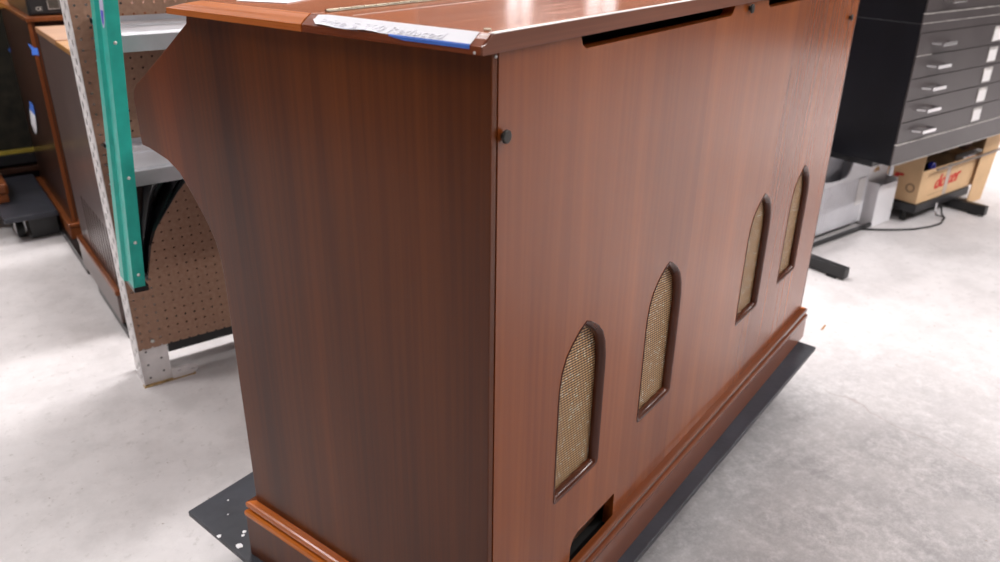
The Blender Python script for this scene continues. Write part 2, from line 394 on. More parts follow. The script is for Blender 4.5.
# speaker arches
ARCH = [.2235, .4945, .956, 1.2265]
AW = .0675; AB = .5385
apts = [(0, .830), (.016, .8225), (.036, .8085), (.052, .792), (.0618, .771), (.0665, .745), (.0675, .722)]
def arch_loop(cx, d=0):
    hw = AW
    up = []
    for (x, z) in apts:
        s_ = (hw-d)/hw; up.append((x*s_, .722+(z-.722)*(.108-d*1.15)/.108))
    rb = max(.0085-d*.5, .003); zb = AB+d; xr = hw-d
    right = up+[(xr, .65), (xr, zb+rb), (xr-rb*.3, zb+rb*.3), (xr-rb, zb), (0.0, zb)]
    left = [(-x, z) for x, z in right[-2:0:-1]]
    return [(cx+x, K(z)) for x, z in right+left]
# rear panel with notches for the two long slots under the top and the cable slot at the bottom
def notch(x0, x1, zt_, zb_, r=.012):
    return [(x0, K(zt_)), (x0, K(zb_+r)), (x0+r*.35, K(zb_+r*.35)), (x0+r, K(zb_)), (x1-r, K(zb_)), (x1-r*.35, K(zb_+r*.35)), (x1, K(zb_+r)), (x1, K(zt_))]
PT = 1.2285; PB = .352
outline = [(.0045, K(PT))]+notch(.167, .642, PT, 1.2125)+notch(W-.004-.642, W-.004-.167, PT, 1.2125)+[(W-.0095, K(PT)), (W-.0095, K(PB))]
outline += [(.365, K(PB)), (.365, K(.424)), (.361, K(.427)), (.238, K(.428)), (.226, K(.422)), (.219, K(.408)), (.218, K(.39)), (.218, K(PB))]
outline += [(.0045, K(PB))]
holes = [arch_loop(cx) for cx in ARCH]
MB().plate(outline, holes, fXZ, 0, .019).build('back_panel', M['back'], organ)
for cx in ARCH:
    lps = []
    for d_, y_ in ((0, -.0003), (.0010, -.0010), (.0030, -.0006), (.0060, .0010), (.0085, .0038), (.0098, .0070), (.0100, .0095), (.0100, .0125), (0.0, .0128)):
        lps.append([(x, y_, z) for x, z in arch_loop(cx, d_)])
    MB().rings(lps).build('arch_moulding', M['arch'], organ, smooth=True)
    g = arch_loop(cx, .003)
    MB().prism(g, fXZ, .0130, .0150).build('grille_cloth', M['grille'], organ)
# liner box behind the panel keeps the slots dark
MB().box(.004, W-.010, .075, .082, K(.29), K(1.2275)).build('inner_baffle', M['dark'], organ)
MB().box(.004, W-.010, .0195, .074, K(1.192), K(1.200)).build('inner_rail', M['dark'], organ)
MB().box(.196, .39, .026, .046, K(.366), K(.388), .002).build('inner_strut', M['lip'], organ)
MB().box(.004, W-.010, .0195, .074, K(.30), K(.352)).build('inner_sill', M['dark'], organ)
# front of the case, following the key desk profile
fp = [(a-.006, c_) for a, c_ in prof[3:]]
inner = [(a-.018, c_+.004) for a, c_ in fp[::-1]]
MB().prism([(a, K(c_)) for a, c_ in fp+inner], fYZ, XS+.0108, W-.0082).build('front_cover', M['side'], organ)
# retaining knobs of the rear panel
for (x, z) in ((.008, 1.140), (.708, 1.2185), (1.375, 1.149)):
    if x < .02: x = .0125
    k_ = MB().cyl((x, 0, K(z)), (x, -.004, K(z)), .0040).cyl((x, -.004, K(z)), (x, -.0075, K(z)), .0078, .0072, n=20)
    o = k_.build('panel_knob', M['knob'], organ, smooth=True, bevel=.0008)
MB().dome((-.0015, -.0004, K(1.2245)), (0, -1, 0), .0018, .0015).build('nail_head', M['bolt'], organ, smooth=True)
MB().dome((-.0283, .006, K(1.2305)), (-1, 0, 0), .0015, .001).build('nail_head', M['bolt'], organ, smooth=True)

# top: two flush lids between bevelled side rails, hinge strip across
ZT = 1.2475
def rail(y0, y1, xo, xi, mitre_front, nm='side_rail', mt='rail2'):
    # xo outer x, xi inner x (sign handled by caller)
    sec = [(xo, 1.2285), (xo, 1.2368), ((xo*.5+xi*.5), 1.2432), (xi, ZT+.0005), (xi, 1.2285)]
    A_ = [(x, y0, K(z)) for x, z in sec]
    if mitre_front:
        B_ = [(xo, y1, K(1.2285)), (xo, y1, K(1.2360)), (xo*.5+xi*.5, y1-.03, K(1.2432)), (xi, y1-.058, K(ZT+.0005)), (xi, y1-.058, K(1.2285))]
    else: B_ = [(x, y1, K(z)) for x, z in sec]
    mat = M['rail'] if mitre_front else M[mt]
    return MB().rings([A_, B_], cap=True).build(nm, mat, organ)
SEAM = .262
rail(-.0015, SEAM-.0012, -.028, -.0115, False); rail(SEAM+.0012, .533, -.028, -.0115, True)
rail(-.0015, SEAM-.0012, W+.0195, W+.003, False); rail(SEAM+.0012, .533, W+.0195, W+.003, True)
XL0, XL1 = -.0095, W+.001
MB().box(XL0, XL1, .0035, SEAM-.0008, K(1.2286), K(ZT), .0006).build('rear_lid', M['topw'], organ)
MB().box(XL0, XL1, SEAM+.0008, .474, K(1.2286), K(ZT), .0006).build('front_lid', M['topw'], organ)
MB().rings([[(XL0-.0015, .476, K(1.2286)), (XL0-.0015, .476, K(ZT)), (-.027, .533, K(1.2366)), (-.027, .533, K(1.2286))],
            [(XL1+.0015, .476, K(1.2286)), (XL1+.0015, .476, K(ZT)), (W+.0185, .533, K(1.2366)), (W+.0185, .533, K(1.2286))]], cap=True).build('front_rail', M['rail'], organ)
# rear edge band: its left end shows the bevel
sec = [(-.0285, 1.2286), (-.0285, 1.2370), (-.020, 1.2405), (-.0105, ZT+.0004), (W+.002, ZT+.0004), (W+.0115, 1.2405), (W+.020, 1.2370), (W+.020, 1.2286)]
MB().prism([(x, K(z)) for x, z in sec], fXZ, -.0045, -.0016).build('rear_edge_band', M['railback'], organ)
# pale worn arris on the rear edge and pale joint line
MB().box(-.010, W+.001, -.0046, .0034, K(ZT)+.0001, K(ZT)+.0009).build('worn_arris', M['gap'], organ)
MB().box(.006, XL1-.02, SEAM-.052, SEAM-.0505, K(ZT)-.0002, K(ZT)+.0006).build('lid_joint', M['gap'], organ)
h = MB()
h.box(.012, XL1-.03, SEAM-.006, SEAM-.0005, K(ZT)-.0002, K(ZT)+.0010)
x = .012
while x < XL1-.05:
    h.cyl((x, SEAM+.001, K(ZT)+.0014), (x+.020, SEAM+.001, K(ZT)+.0014), .0016, n=8); x += .0212
h.build('piano_hinge', M['hinge'], organ)

# base plinth: bead, groove and lip run round back and sides
def base_run(kind):
    # returns list of (out, dz) cross-sections for each part
    return {'bead': [(0, .0135), (.010, .0130), (.0132, .0115), (.0140, .008), (.0138, .002), (.0125, .0005), (0, .0005)],
            'groove': [(0, .0005), (.0085, .0005), (.0085, -.005), (0, -.005)],
            'lip': [(0, -.005), (.0135, -.005), (.0165, -.008), (.0175, -.013), (.0165, -.018), (0, -.018)],
            'plinth': [(0, -.018), (.0155, -.018), (.0160, -.075), (0, -.075)]}[kind]
def plinth_part(nm, kind, m_side, m_back):
    cs = base_run(kind)
    def ring(px, py, ox, oy, zj, bottom=None):
        return [(px+ox*o_, py+oy*o_, K(zj+d_) if not (kind == 'plinth' and d_ < -.05) else 0.0) for o_, d_ in cs]
    # junction height per corner
    z00, z0f, zw0 = .367, .381, .350
    L_ = ring(XS, 0, -1, -1, z00); Lf = ring(XS, .520, -1, 1, z0f)
    MB().rings([L_, Lf], cap=True).build(nm, m_side, organ)
    R_ = ring(W, 0, 1, -1, zw0); Rf = ring(W, .520, 1, 1, z0f)
    MB().rings([R_, Rf], cap=True).build(nm, m_side, organ)
    MB().rings([L_, R_], cap=True).build(nm, m_back, organ)
    MB().rings([Lf, Rf], cap=True).build(nm, m_back, organ)
plinth_part('plinth_bead', 'bead', M['beady'], M['beadx'])
plinth_part('plinth_groove', 'groove', M['dark'], M['arch'])
plinth_part('plinth_lip', 'lip', M['beady'], M['moldx'])
plinth_part('plinth_face', 'plinth', M['side'], M['plinthx'])
MB().box(XS+.012, W-.01, .02, .50, 0, K(.30)).build('floor_board', M['dark'], organ)

def O2R(x, y, z=0):                            # organ frame -> room
    c_, s_ = math.cos(A17), math.sin(A17)
    return (x*c_-y*s_, x*s_+y*c_, z)

# note taped on the left rail
note = thing('handwritten_note', 'narrow handwritten white paper strip taped along the left edge of the organ top', 'note', (0, 0, ZB-DZ), A17, local=True)
def rail_z(x):                                 # height of the bevel at x
    t = (x+.028)/.0165
    return 1.2368+(ZT+.0005-1.2368)*min(max(t, 0), 1)
ys = [.012+i*.0112 for i in range(22)]
lo = []; hi = []
rows = []
for i, y in enumerate(ys):
    out = -.0275
    if y > .145: out = -.0285-.0035*math.sin((y-.145)*38)**2-.001
    if y > .235: out += (y-.235)*.75
    xin = -.0122-(max(0, y-.232))*.12
    row = []
    for k_ in range(5):
        x = out+(xin-out)*k_/4
        z = rail_z(x)+.0009+(.0015 if (k_ == 0 and y > .145) else 0)+.0006*math.sin(y*90)*(1-k_/4)*(1 if y > .14 else 0)
        row.append((x, y, K(z)))
    rows.append(row)
MB().rings(rows, close=False).build('paper_strip', M['paper'], note)
sol = [o for o in note.children][0]; md = sol.modifiers.new('thick', 'SOLIDIFY'); md.thickness = .0003; md.offset = 1
tp = [[(-.0277, y, K(1.2384)), (-.0288, y, K(1.2369)), (-.0288, y, K(1.2338))] for y in (.012, .04, .07, .10, .122)]
tp[-1] = [(-.0277, .122, K(1.2384)), (-.0288, .122, K(1.2374)), (-.0288, .122, K(1.2366))]
t_ = MB().rings(tp, close=False).build('masking_tape', M['tapeblue'], note); md = t_.modifiers.new('thick', 'SOLIDIFY'); md.thickness = .0003; md.offset = 1
sl = Vector((.0165, 0, .0107)).normalized()
put_text('handwriting', 'Price $ 300 Reduced', .0135, M['ink'], note, (-.0262, .238, K(rail_z(-.0262))+.0018), (0, -1, 0), sl, shear=.25, sx=1.65)

# second sheet lying far back on the lid
sh = MB()
sh.box(.022, .20, .395, .470, K(ZT)+.0002, K(ZT)+.0012, rot=Matrix.Rotation(.35, 3, 'Z'))
sh = sh.build('loose_paper_sheet', M['paper']); 
tag(sh, 'loose white paper sheet lying flat on the front lid of the organ top', 'paper')
sh.location = (0, 0, ZB-DZ); sh.rotation_euler = (0, 0, A17)
fd = MB().cyl((.000, .0, 0), (.000, 0, .0022), .0042, n=18).build('felt_dot', M['felt'], bevel=.0005, smooth=True)
fx = O2R(.006, .016); fd.location = (fx[0], fx[1], ZT-DZ+.0001)
tag(fd, 'small cream felt dot stuck on the near corner of the organ top', 'felt pad')

# ------------------------------------------------------------------ dolly under the organ
dolly = thing('furniture_dolly', 'flat worn black board dolly carrying the reddish-brown organ console', 'dolly', (0, 0, 0), A17, local=True)
zd = ZB-DZ
dp = [(-.027, .731), (-.045, .528), (-.080, -.040), (1.420, -.072), (1.475, -.060), (1.47, .735)]
dp = [(-.027, .731), (-.078, -.032), (1.425, -.064), (1.48, .735)]
MB().prism([(x, y) for x, y in dp], fXY, zd-.013, zd-.0005).build('board', M['dollytop'], dolly, bevel=.002)
for (x, y) in ((.10, .08), (.12, .62), (1.34, .06), (1.34, .62)):
    c_ = MB().box(x-.035, x+.035, y-.03, y+.03, zd-.020, zd-.0135).box(x-.022, x-.018, y-.02, y+.02, .035, zd-.020).box(x+.018, x+.022, y-.02, y+.02, .035, zd-.020)
    c_ = c_.build('caster_fork', M['steel'], dolly)
    MB().cyl((x-.016, y, .045), (x+.016, y, .045), .045, n=24).build('caster_wheel', M['rubber'], c_, smooth=True, bevel=.003)
# white paint drips on the board
for (x, y, r_, lbl) in ((-.026, .571, .007, 0), (-.004, .588, .0032, 0), (.004, .594, .0034, 0), (-.033, .622, .0042, 0), (.041, .695, .0018, 0), (.015, .66, .0015, 0)):
    pts = [(x+r_*math.cos(a)*random.uniform(.7, 1.3), y+r_*math.sin(a)*random.uniform(.7, 1.3)) for a in [2*PI*i/10 for i in range(10)]]
    MB().prism(pts, fXY, zd-.0005, zd+.0004).build('paint_drip', M['whitep'], dolly)

# ------------------------------------------------------------------ shelving with pegboard
PY = 1.473
rack = thing('shelving_unit', 'steel shelving with white slotted post, tan pegboard and two grey shelves', 'shelving', (-.145, PY, 0))
def slotted_post(x, y, sx, foot=True):
    """angle: a wide face behind the board and a narrow face running back"""
    p = MB()
    outl = [(x, 0.0), (x+sx*.078, 0.0), (x+sx*.078, 1.9), (x, 1.9)]
    hl = []
    z = .022
    while z < 1.88:
        hl.append([(x+sx*(.020+.0035*math.cos(a)), z+.0035*math.sin(a)) for a in [2*PI*i/8 for i in range(8)]])
        hl.append([(x+sx*(.058+.0035*math.cos(a)), z+.012+.0035*math.sin(a)) for a in [2*PI*i/8 for i in range(8)]])
        z += .042
    p.plate(outl, hl, fXZ, y+.0042, y+.0062)
    outl = [(y-.002, 0.0), (y+.088, 0.0), (y+.088, 1.9), (y-.002, 1.9)]
    hl = []; z = .02
    while z < 1.87:
        for yy in (y+.028, y+.062):
            hl.append([(yy+.009*math.cos(a), z+(.016 if yy > y+.05 else 0)+.011*math.sin(a)) for a in [2*PI*i/8 for i in range(8)]])
        z += .042
    p.plate(outl, hl, fYZ, x, x+sx*.002)
    return p
po = slotted_post(-.1435, PY, 1).build('slotted_post', M['whitesteel'], rack)
slotted_post(.79, PY, -1).build('slotted_post', M['whitesteel'], rack)
MB().box(-.1410, -.1395, PY+.0070, PY+.085, .004, 1.88).box(-.1395, -.067, PY+.0070, PY+.0080, .004, 1.88).build('hole_shade_strip', M['rubber'], rack)  # dark strips added behind the post so its holes look shaded
# foot angle bolted at the bottom with a rusty edge
ft = MB().plate([(-.066, .0035), (-.010, .0035), (.004, .010), (.008, .022), (-.002, .032), (-.02, .034), (-.066, .036)], [[(-.046+.006*math.cos(a), .022+.0045*math.sin(a)) for a in [2*PI*i/8 for i in range(8)]], [(-.008+.007*math.cos(a), .019+.003*math.sin(a)) for a in [2*PI*i/8 for i in range(8)]]], fXZ, PY-.004, PY+.004)
ft.build('foot_bracket', M['whitesteel'], rack)
MB().box(-.146, -.002, PY-.006, PY+.012, .0, .0035).build('foot_edge', M['rust'], rack)
MB().box(-.1412, .788, PY, PY+.0038, .117, 1.55).build('pegboard', M['peg'], rack)
MB().dome((-.101, PY, .137), (0, -1, 0), .006, .004).build('board_screw', M['bolt'], rack, smooth=True)
MB().box(-.062, .786, PY+.008, PY+.03, .086, .145).build('bottom_rail', M['black'], rack)
MB().box(-.135, .786, PY+.032, 1.60, .100, .114).build('added_shade_board', M['darkwood'], rack)  # board added to keep the floor under the rack in shade
def shelf(z, y0, x0=-.102, x1=.78, lip=.034, back=.012):
    s_ = MB()
    secp = [(PY-.002, z+back), (PY-.002, z), (PY-.05, z), (PY-.055, z+.004), (PY-.105, z+.004), (PY-.11, z), (PY-.165, z), (PY-.17, z+.004), (y0+.02, z+.004), (y0+.015, z), (y0, z), (y0, z-lip), (y0+.012, z-lip)]
    ins = [(a+(.002 if a < PY-.01 else -.002), c_-.002) for a, c_ in secp][::-1]
    secp2 = secp+[(y0+.012, z-lip+.002), (y0+.002, z-lip+.002), (y0+.002, z-.002), (PY-.004, z-.002), (PY-.004, z+back)]
    s_.prism(secp2, fYZ, x0, x1)
    return s_.build('shelf', M['galv'], rack)
shelf(.698, 1.207, x0=-.126); shelf(.992, 1.207)

# green beam leaning against the shelf fronts
gb = thing('green_steel_beam', 'green enamelled steel channel with bright bolts, upright before the grey shelves', 'beam', (-.156, 1.113, .45))
def lean(z): return -.1845+(z-.464)*.0806
g_ = MB()
def gsec(z, cut=0):
    x = lean(z)
    return [(x, 1.113, z), (x+.026, 1.113, z), (x+.026, 1.203, z+cut), (x+.023, 1.203, z+cut), (x+.023, 1.116, z), (x+.003, 1.116, z),
            (x+.003, 1.165, z), (x-.004, 1.170, z+cut), (x-.004, 1.203, z+cut), (x-.0075, 1.203, z+cut), (x-.0075, 1.167, z+cut), (x, 1.160, z)]
g_.rings([gsec(.462), gsec(.53), gsec(1.5)], cap=True)
g_.build('channel', M['green'], gb, bevel=.001)
for z in (.992, .714, .568, .492):
    x = lean(z)+.013
    MB().dome((x, 1.113, z), (0, -1, 0), .0038, .003).build('bolt', M['bolt'], gb, smooth=True)
MB().box(lean(.462)+.001, lean(.462)+.032, 1.116, 1.20, .449, .4618).build('end_cap', M['black'], gb)
def oval(z0, z1, yc, hw, x_off, nm, mat, cutz=None):
    zc = (z0+z1)/2; hz = (z1-z0)/2
    pts = [(yc+hw*math.cos(a), zc+hz*math.sin(a)) for a in [2*PI*i/24 for i in range(24)]]
    if cutz: pts = [(y, min(z, cutz)) for y, z in pts]
    b_ = MB(); v = [b_.b.verts.new((lean(z)-x_off, y, z)) for y, z in pts]; b_.b.faces.new(v)
    v2 = [b_.b.verts.new((lean(z)-x_off+.0008, y, z)) for y, z in pts]; b_.b.faces.new(v2[::-1])
    for i in range(24): b_.b.faces.new((v[i], v2[i], v2[(i+1) % 24], v[(i+1) % 24]))
    return b_.build(nm, mat, gb)
oval(1.018, 1.11, 1.139, .016, .0006, 'oval_sticker', M['sticker'])
oval(1.025, 1.10, 1.139, .0115, .0010, 'sticker_print', M['stickblue'], 1.052)

# black vinyl cover draped under the lower shelf
bs = MB(); rows = []
edge = [(.655, .010), (.650, .008), (.62, -.022), (.571, -.058), (.535, -.083), (.503, -.100), (.45, -.115), (.415, -.123)]
for i, (z, xr) in enumerate(edge):
    row = []
    xl = -.126-.016*(i/7)
    for k_ in range(15):
        t = k_/14; x = xl+(xr-xl)*t
        y = 1.262+.016*math.sin(t*11+i*.35)+.010*math.sin(t*29)+(.012*t)
        row.append((x, y, min(z, .658)))
    rows.append(row)
cv = bs.rings(rows, close=False).build('vinyl_cover', M['fabric'], smooth=True)
md = cv.modifiers.new('thick', 'SOLIDIFY'); md.thickness = .003
tag(cv, 'black vinyl cover hanging in folds under the lower grey shelf, behind the green beam', 'cover', base=(-.08, 1.262, .415))

# ------------------------------------------------------------------ cases on the left, behind the post
c2 = thing('speaker_cabinet', 'brown wooden cabinet with a slatted lower side and tan top, behind the white slotted post', 'cabinet', (.2, 2.15, .03))
SX = -.094
hl = []
for i in range(9):
    y = 1.885+i*.045
    hl.append([(y, .152), (y+.017, .152), (y+.017, .345), (y, .345)])
MB().plate([(1.86, .03), (2.425, .03), (2.425, .862), (1.86, .862)], hl, fYZ, SX, SX+.014).build('slatted_side', M['greycase'], c2)
MB().box(SX+.040, .50, 1.862, 2.423, .035, .860).build('carcass', M['darkwood'], c2)
MB().box(SX-.003, .51, 2.075, 2.43, .862, .881, .002).build('top_panel', M['tanwood'], c2)
MB().box(SX-.003, .51, 1.855, 2.072, .862, .878, .002).build('front_fall', M['honey'], c2)
MB().box(SX-.016, SX-.0005, 1.85, 2.435, .03, .128, .003).build('plinth', M['greycase'], c2)
MB().box(SX-.019, SX-.0005, 1.85, 2.437, .128, .146, .004).build('plinth_bead', M['edgewood'], c2)
dk = MB().box(-.108, .40, 1.80, 2.215, 0, .029).build('floor_skid', M['black']); tag(dk, 'low black skid under the slatted brown cabinet', 'skid', base=(.15, 2.0, 0))

c1 = thing('tall_case', 'dark brown wooden case with orange edges, carrying a black electronic box', 'cabinet', (.3, 3.05, .035))
Y1 = 2.728
MB().box(-.08, -.062, Y1+.002, 3.46, .10, .862).build('side_panel', M['darkwood'], c1)
MB().box(-.0805, -.0665, Y1, Y1+.0018, .10, .862).build('front_edge', M['edgewood'], c1)
MB().box(-.066, -.058, Y1+.004, Y1+.012, .10, .862, .001).build('inner_bead', M['edgewood'], c1)
MB().box(-.0615, .62, Y1+.03, Y1+.045, .10, .862).build('front_panel', M['darkwood'], c1)
MB().box(-.0615, .62, Y1+.046, 3.46, .10, .862).build('carcass', M['darkwood'], c1)
MB().box(-.084, .63, Y1-.004, 3.47, .863, .879, .002).build('top_board', M['edgewood'], c1)
MB().box(-.097, .63, Y1-.018, 3.47, .035, .082, .002).build('plinth', M['edgewood'], c1)
MB().box(-.099, .63, Y1-.020, 3.47, .082, .099, .004).build('plinth_bead', M['edgewood'], c1)
dk = MB().box(-.107, .55, 2.40, 3.30, 0, .034).build('floor_skid', M['black']); tag(dk, 'low black skid under the dark brown case with orange edges', 'skid', base=(.2, 2.85, 0))
bt = MB(); bt.prism([(-.094, .793), (-.086, .785), (-.078, .776), (-.066, .772), (-.066, .748), (-.088, .750), (-.086, .768)], fXZ, Y1-.0012, Y1-.0004)
bt = bt.build('masking_tape_piece', M['tapeblue']); tag(bt, 'piece of blue tape on the orange front edge of the tall dark case', 'tape', base=(-.08, Y1-.001, .75))
tg = thing('hanging_tag', 'white paper tag hanging by blue tape on the left side of the tall dark case', 'tag', (-.083, 3.16, .36))
rws = [[(-.0835-.006*math.sin(t*PI), y, z) for y in (y0, y1)] for t, z, y0, y1 in ((0, .505, 3.085, 3.165), (.25, .465, 3.06, 3.19), (.5, .43, 3.07, 3.21), (.75, .39, 3.12, 3.25), (1, .355, 3.20, 3.24))]
p_ = MB().rings(rws[1:], close=False).build('paper', M['paper'], tg); p_.modifiers.new('thick', 'SOLIDIFY').thickness = .0005
p_ = MB().rings(rws[:2], close=False).build('tape', M['tapeblue'], tg); p_.modifiers.new('thick', 'SOLIDIFY').thickness = .0006

ce = thing('electronic_box', 'black electronic box with CE mark, on top of the tall dark case', 'electronics', (.08, 2.9, .8792))
MB().box(-.066, .26, Y1+.035, 3.30, .880, 1.06, .006).build('housing', M['black'], ce)
MB().box(-.058, .25, Y1+.030, Y1+.0345, .886, 1.05, .002).build('rear_plate', M['blackp'], ce)
put_text('ce_mark', 'CE', .017, M['ceink'], ce, (-.040, Y1+.0296, .8985), (1, 0, 0), (0, 0, 1), bold=.0002)
sq = MB().plate([(.001, .901), (.040, .901), (.040, .95), (.001, .95)], [[(.003, .903), (.038, .903), (.038, .948), (.003, .948)]], fXZ, Y1+.0275, Y1+.0298).build('plate_frame', M['cabedge'], ce)
MB().box(.003, .038, Y1+.0285, Y1+.0298, .903, .948).build('plate_mesh', simple('brown_mesh', (.055, .045, .035), .6, noise=.4, nscale=200), sq)

# dark upright cabinet further back on the left with a gear chassis below
am = thing('cloth_front_cabinet', 'tall cabinet with dark olive speaker cloth and dull yellow strip at the far left', 'cabinet', (-.4, 3.7, 0))
MB().box(-.75, .30, 3.52, 3.95, .0, .84).build('carcass', M['black'], am)
MB().box(-.74, .28, 3.505, 3.5195, .232, .83).build('speaker_cloth', M['ampcloth'], am)
MB().box(-.75, .29, 3.490, 3.5195, .212, .231, .003).build('yellow_strip', M['yellow'], am)
MB().box(-.735, .28, 3.490, 3.5195, .165, .21, .002).build('lower_rail', M['blackp'], am)
MB().box(-.735, .28, 3.488, 3.5195, .125, .150, .002).build('lower_board', M['darkwood'], am)
wb = MB().box(-.75, -.03, 3.50, 3.94, .8405, 1.02, .004).build('honey_wood_box', M['honey']); tag(wb, 'honey coloured wooden box on top of the dark cloth fronted cabinet', 'box', base=(-.4, 3.7, .8405))
bt = MB().prism([(-.083, .668), (-.070, .686), (-.058, .677), (-.050, .655), (-.068, .645)], fXZ, 3.5035, 3.5045).build('masking_tape_piece', M['tapeblue']); tag(bt, 'piece of blue tape on the dark speaker cloth of the far left cabinet', 'tape', base=(-.07, 3.504, .645))

d2 = thing('board_dolly', 'low black board dolly with casters, left of the tall dark case', 'dolly', (-.2, 3.1, 0))
MB().box(-.302, -.108, 2.85, 3.46, .098, .12, .004).build('board', M['dollytop'], d2)
MB().box(-.296, -.112, 2.93, 3.40, .075, .0978).build('cleat', M['black'], d2)
for (x, y) in ((-.245, 2.96), (-.150, 2.98), (-.245, 3.36), (-.150, 3.36)):
    f_ = MB().prism([(x-.02,.025),(x-.016,.025),(x-.016,.071),(x+.016,.071),(x+.016,.025),(x+.02,.025),(x+.02,.0748),(x-.02,.0748)], fXZ, y-.02, y+.02).build('caster_fork', M['steel'], d2)
    MB().cyl((x-.014, y, .034), (x+.014, y, .034), .034, n=20).build('caster_wheel', M['rubber'], f_, smooth=True, bevel=.003)
MB().box(-.215, -.112, 2.905, 2.915, .006, .0978).build('drop_panel', M['black'], d2)
pk = MB().box(-.60, -.243, 3.06, 3.30, .155, .20, .012).box(-.60, -.250, 3.065, 3.29, .1215, .156, .003).build('wooden_block', M['edgewood'], bevel=.001)
tag(pk, 'reddish wooden block with a rounded top on the black dolly at the far left edge', 'block', base=(-.4, 3.18, .1215))

# ------------------------------------------------------------------ flat file cabinets at the right
CX0, CX1, CY0, CY1 = 2.470, 3.66, .80, 1.62
def flat_file(z0, zf, n, pitch, label, zr):
    t = thing('flat_file_cabinet', label, 'cabinet', ((CX0+CX1)/2, (CY0+CY1)/2, z0), group='stacked flat file cabinets')
    top = zf+n*pitch+zr
    MB().box(CX0, CX1, CY0+.006, CY1, z0+.0, top, .002).build('shell', M['cabblack'], t)
    MB().box(CX0+.001, CX1, CY0+.001, CY0+.0058, z0, zf-.004).build('base_flange', M['cabface'], t)
    MB().box(CX0+.001, CX1, CY0-.0035, CY0+.0058, zf-.0038, zf-.0002).build('worn_bottom_edge', M['cabedge'], t)
    for i in range(n):
        a = zf+i*pitch
        d_ = MB().box(CX0+.004, CX1-.004, CY0, CY0+.0056, a+.0015, a+pitch-.0015, .0008).build('drawer', M['cabface'], t)
        if i == 4: MB().box(CX0+.004, CX0+.11, CY0-.0022, CY0, a+.0002, a+.0026).build('worn_edge', M['cabedge'], d_)
        for hx_ in (CX0+.115, CX1-.215):
            zc = a+pitch*.52
            hnd = MB()
            hnd.box(hx_, hx_+.100, CY0-.036, CY0-.028, zc-.010, zc+.004, .0015)
            hnd.prism([(hx_+.0, CY0-.028), (hx_+.007, CY0-.028), (hx_+.004, CY0), (hx_-.016, CY0)], fXY, zc-.006, zc+.001)
            hnd.prism([(hx_+.093, CY0-.028), (hx_+.100, CY0-.028), (hx_+.116, CY0), (hx_+.096, CY0)], fXY, zc-.006, zc+.001)
            hnd.build('handle', M['chrome'], d_)
        lx = 3.046
        lf = MB().box(lx, lx+.075, CY0-.003, CY0, a+.012, a+.070, .0006).build('label_holder', M['cabedge'], d_)
        MB().box(lx+.004, lx+.071, CY0-.0036, CY0-.003, a+.015, a+.060).build('label_card', M['card'], lf)
    MB().box(CX0+.001, CX1, CY0-.0025, CY0+.0008, z0+.0002, z0+.0026).build('worn_lower_edge', M['cabedge'], t)
    if zr: MB().box(CX0+.001, CX1, CY0+.001, CY0+.0058, zf+n*pitch+.001, top).build('top_flange', M['cabface'], t)
    return t
flat_file(.380, .464, 5, .0812, 'dark flat file cabinet, the lower one, its five drawers with chrome handles and white labels', .032)
flat_file(.9025, .939, 5, .0812, 'dark flat file cabinet, the upper one, cut off by the top of the photo', .02)

# stand under the cabinets
st = thing('steel_stand', 'black steel stand with long flat feet on the floor under the flat file cabinets', 'stand', (2.8, 1.2, 0))
for fx_, fy_ in ((2.172, .735), (3.355, .765)):
    MB().box(fx_, fx_+.034, fy_, 1.62, .006, .049, .003).build('foot', M['black'], st)
    MB().box(fx_-.004, fx_+.044, fy_+.03, fy_+.07, 0, .0058).build('foot_glide', M['rubber'], st)
    MB().box(fx_-.004, fx_+.044, 1.54, 1.58, 0, .0058).build('foot_glide', M['rubber'], st)
MB().box(2.207, 2.80, .990, 1.004, .006, .022, .002).build('floor_rail', M['black'], st)
MB().box(2.207, 3.354, 1.06, 1.085, .006, .0285, .002).build('floor_rail', M['black'], st)
for px_ in (2.172, 3.355): MB().box(px_, px_+.034, 1.22, 1.27, .050, .34, .002).build('upright', M['black'], st)
MB().box(2.172, 3.65, 1.20, 1.30, .34, .379).build('cross_beam', M['black'], st)
MB().box(2.52, 3.62, .90, .93, .345, .379).build('carrier', M['black'], st)
MB().box(2.52, 2.56, .93, 1.20, .345, .379).build('carrier', M['black'], st)
MB().box(3.58, 3.62, .93, 1.20, .345, .379).build('carrier', M['black'], st)
MB().box(2.500, 2.522, .812, .818, .335, .3795).build('corner_plate', M['ribgrey'], st)

# ribbed grey bin
bn = thing('ribbed_bin', 'pale grey ribbed plastic bin with a scooped opening, left of the white box', 'bin', (2.4, 1.05, .035))
BX = 2.764
fr_ = [(1.98, .030), (BX, .030), (BX, .300), (2.64, .325), (2.618, .310), (2.606, .275), (2.585, .258), (2.54, .250), (2.49, .250), (2.445, .258), (2.40, .275), (2.385, .36), (1.98, .36)]
b_ = MB().prism(fr_, fXZ, 1.030, 1.036)
x = 1.99
while x < BX-.02:
    top = .235 if x > 2.33 else .33
    b_.box(x, x+.006, 1.0265, 1.0302, .034, top); x += .0185
b_.build('front_panel', M['ribbed'], bn)
MB().box(1.98, 1.987, 1.0365, 1.21, .030, .36).build('side_wall', M['ribbed'], bn)
MB().box(BX-.007, BX, 1.0365, 1.21, .030, .30).build('side_wall', M['ribbed'], bn)
MB().box(1.9875, BX-.0075, 1.203, 1.21, .030, .33).build('rear_wall', M['ribgrey'], bn)
MB().box(1.9875, BX-.0075, 1.0365, 1.2025, .030, .042).build('bottom', M['ribgrey'], bn)
MB().box(2.36, 2.62, 1.075, 1.081, .10, .345).build('divider', M['ribgrey'], bn)
MB().box(2.682, 2.735, 1.0245, 1.0262, .115, .235).build('label', M['card'], bn)

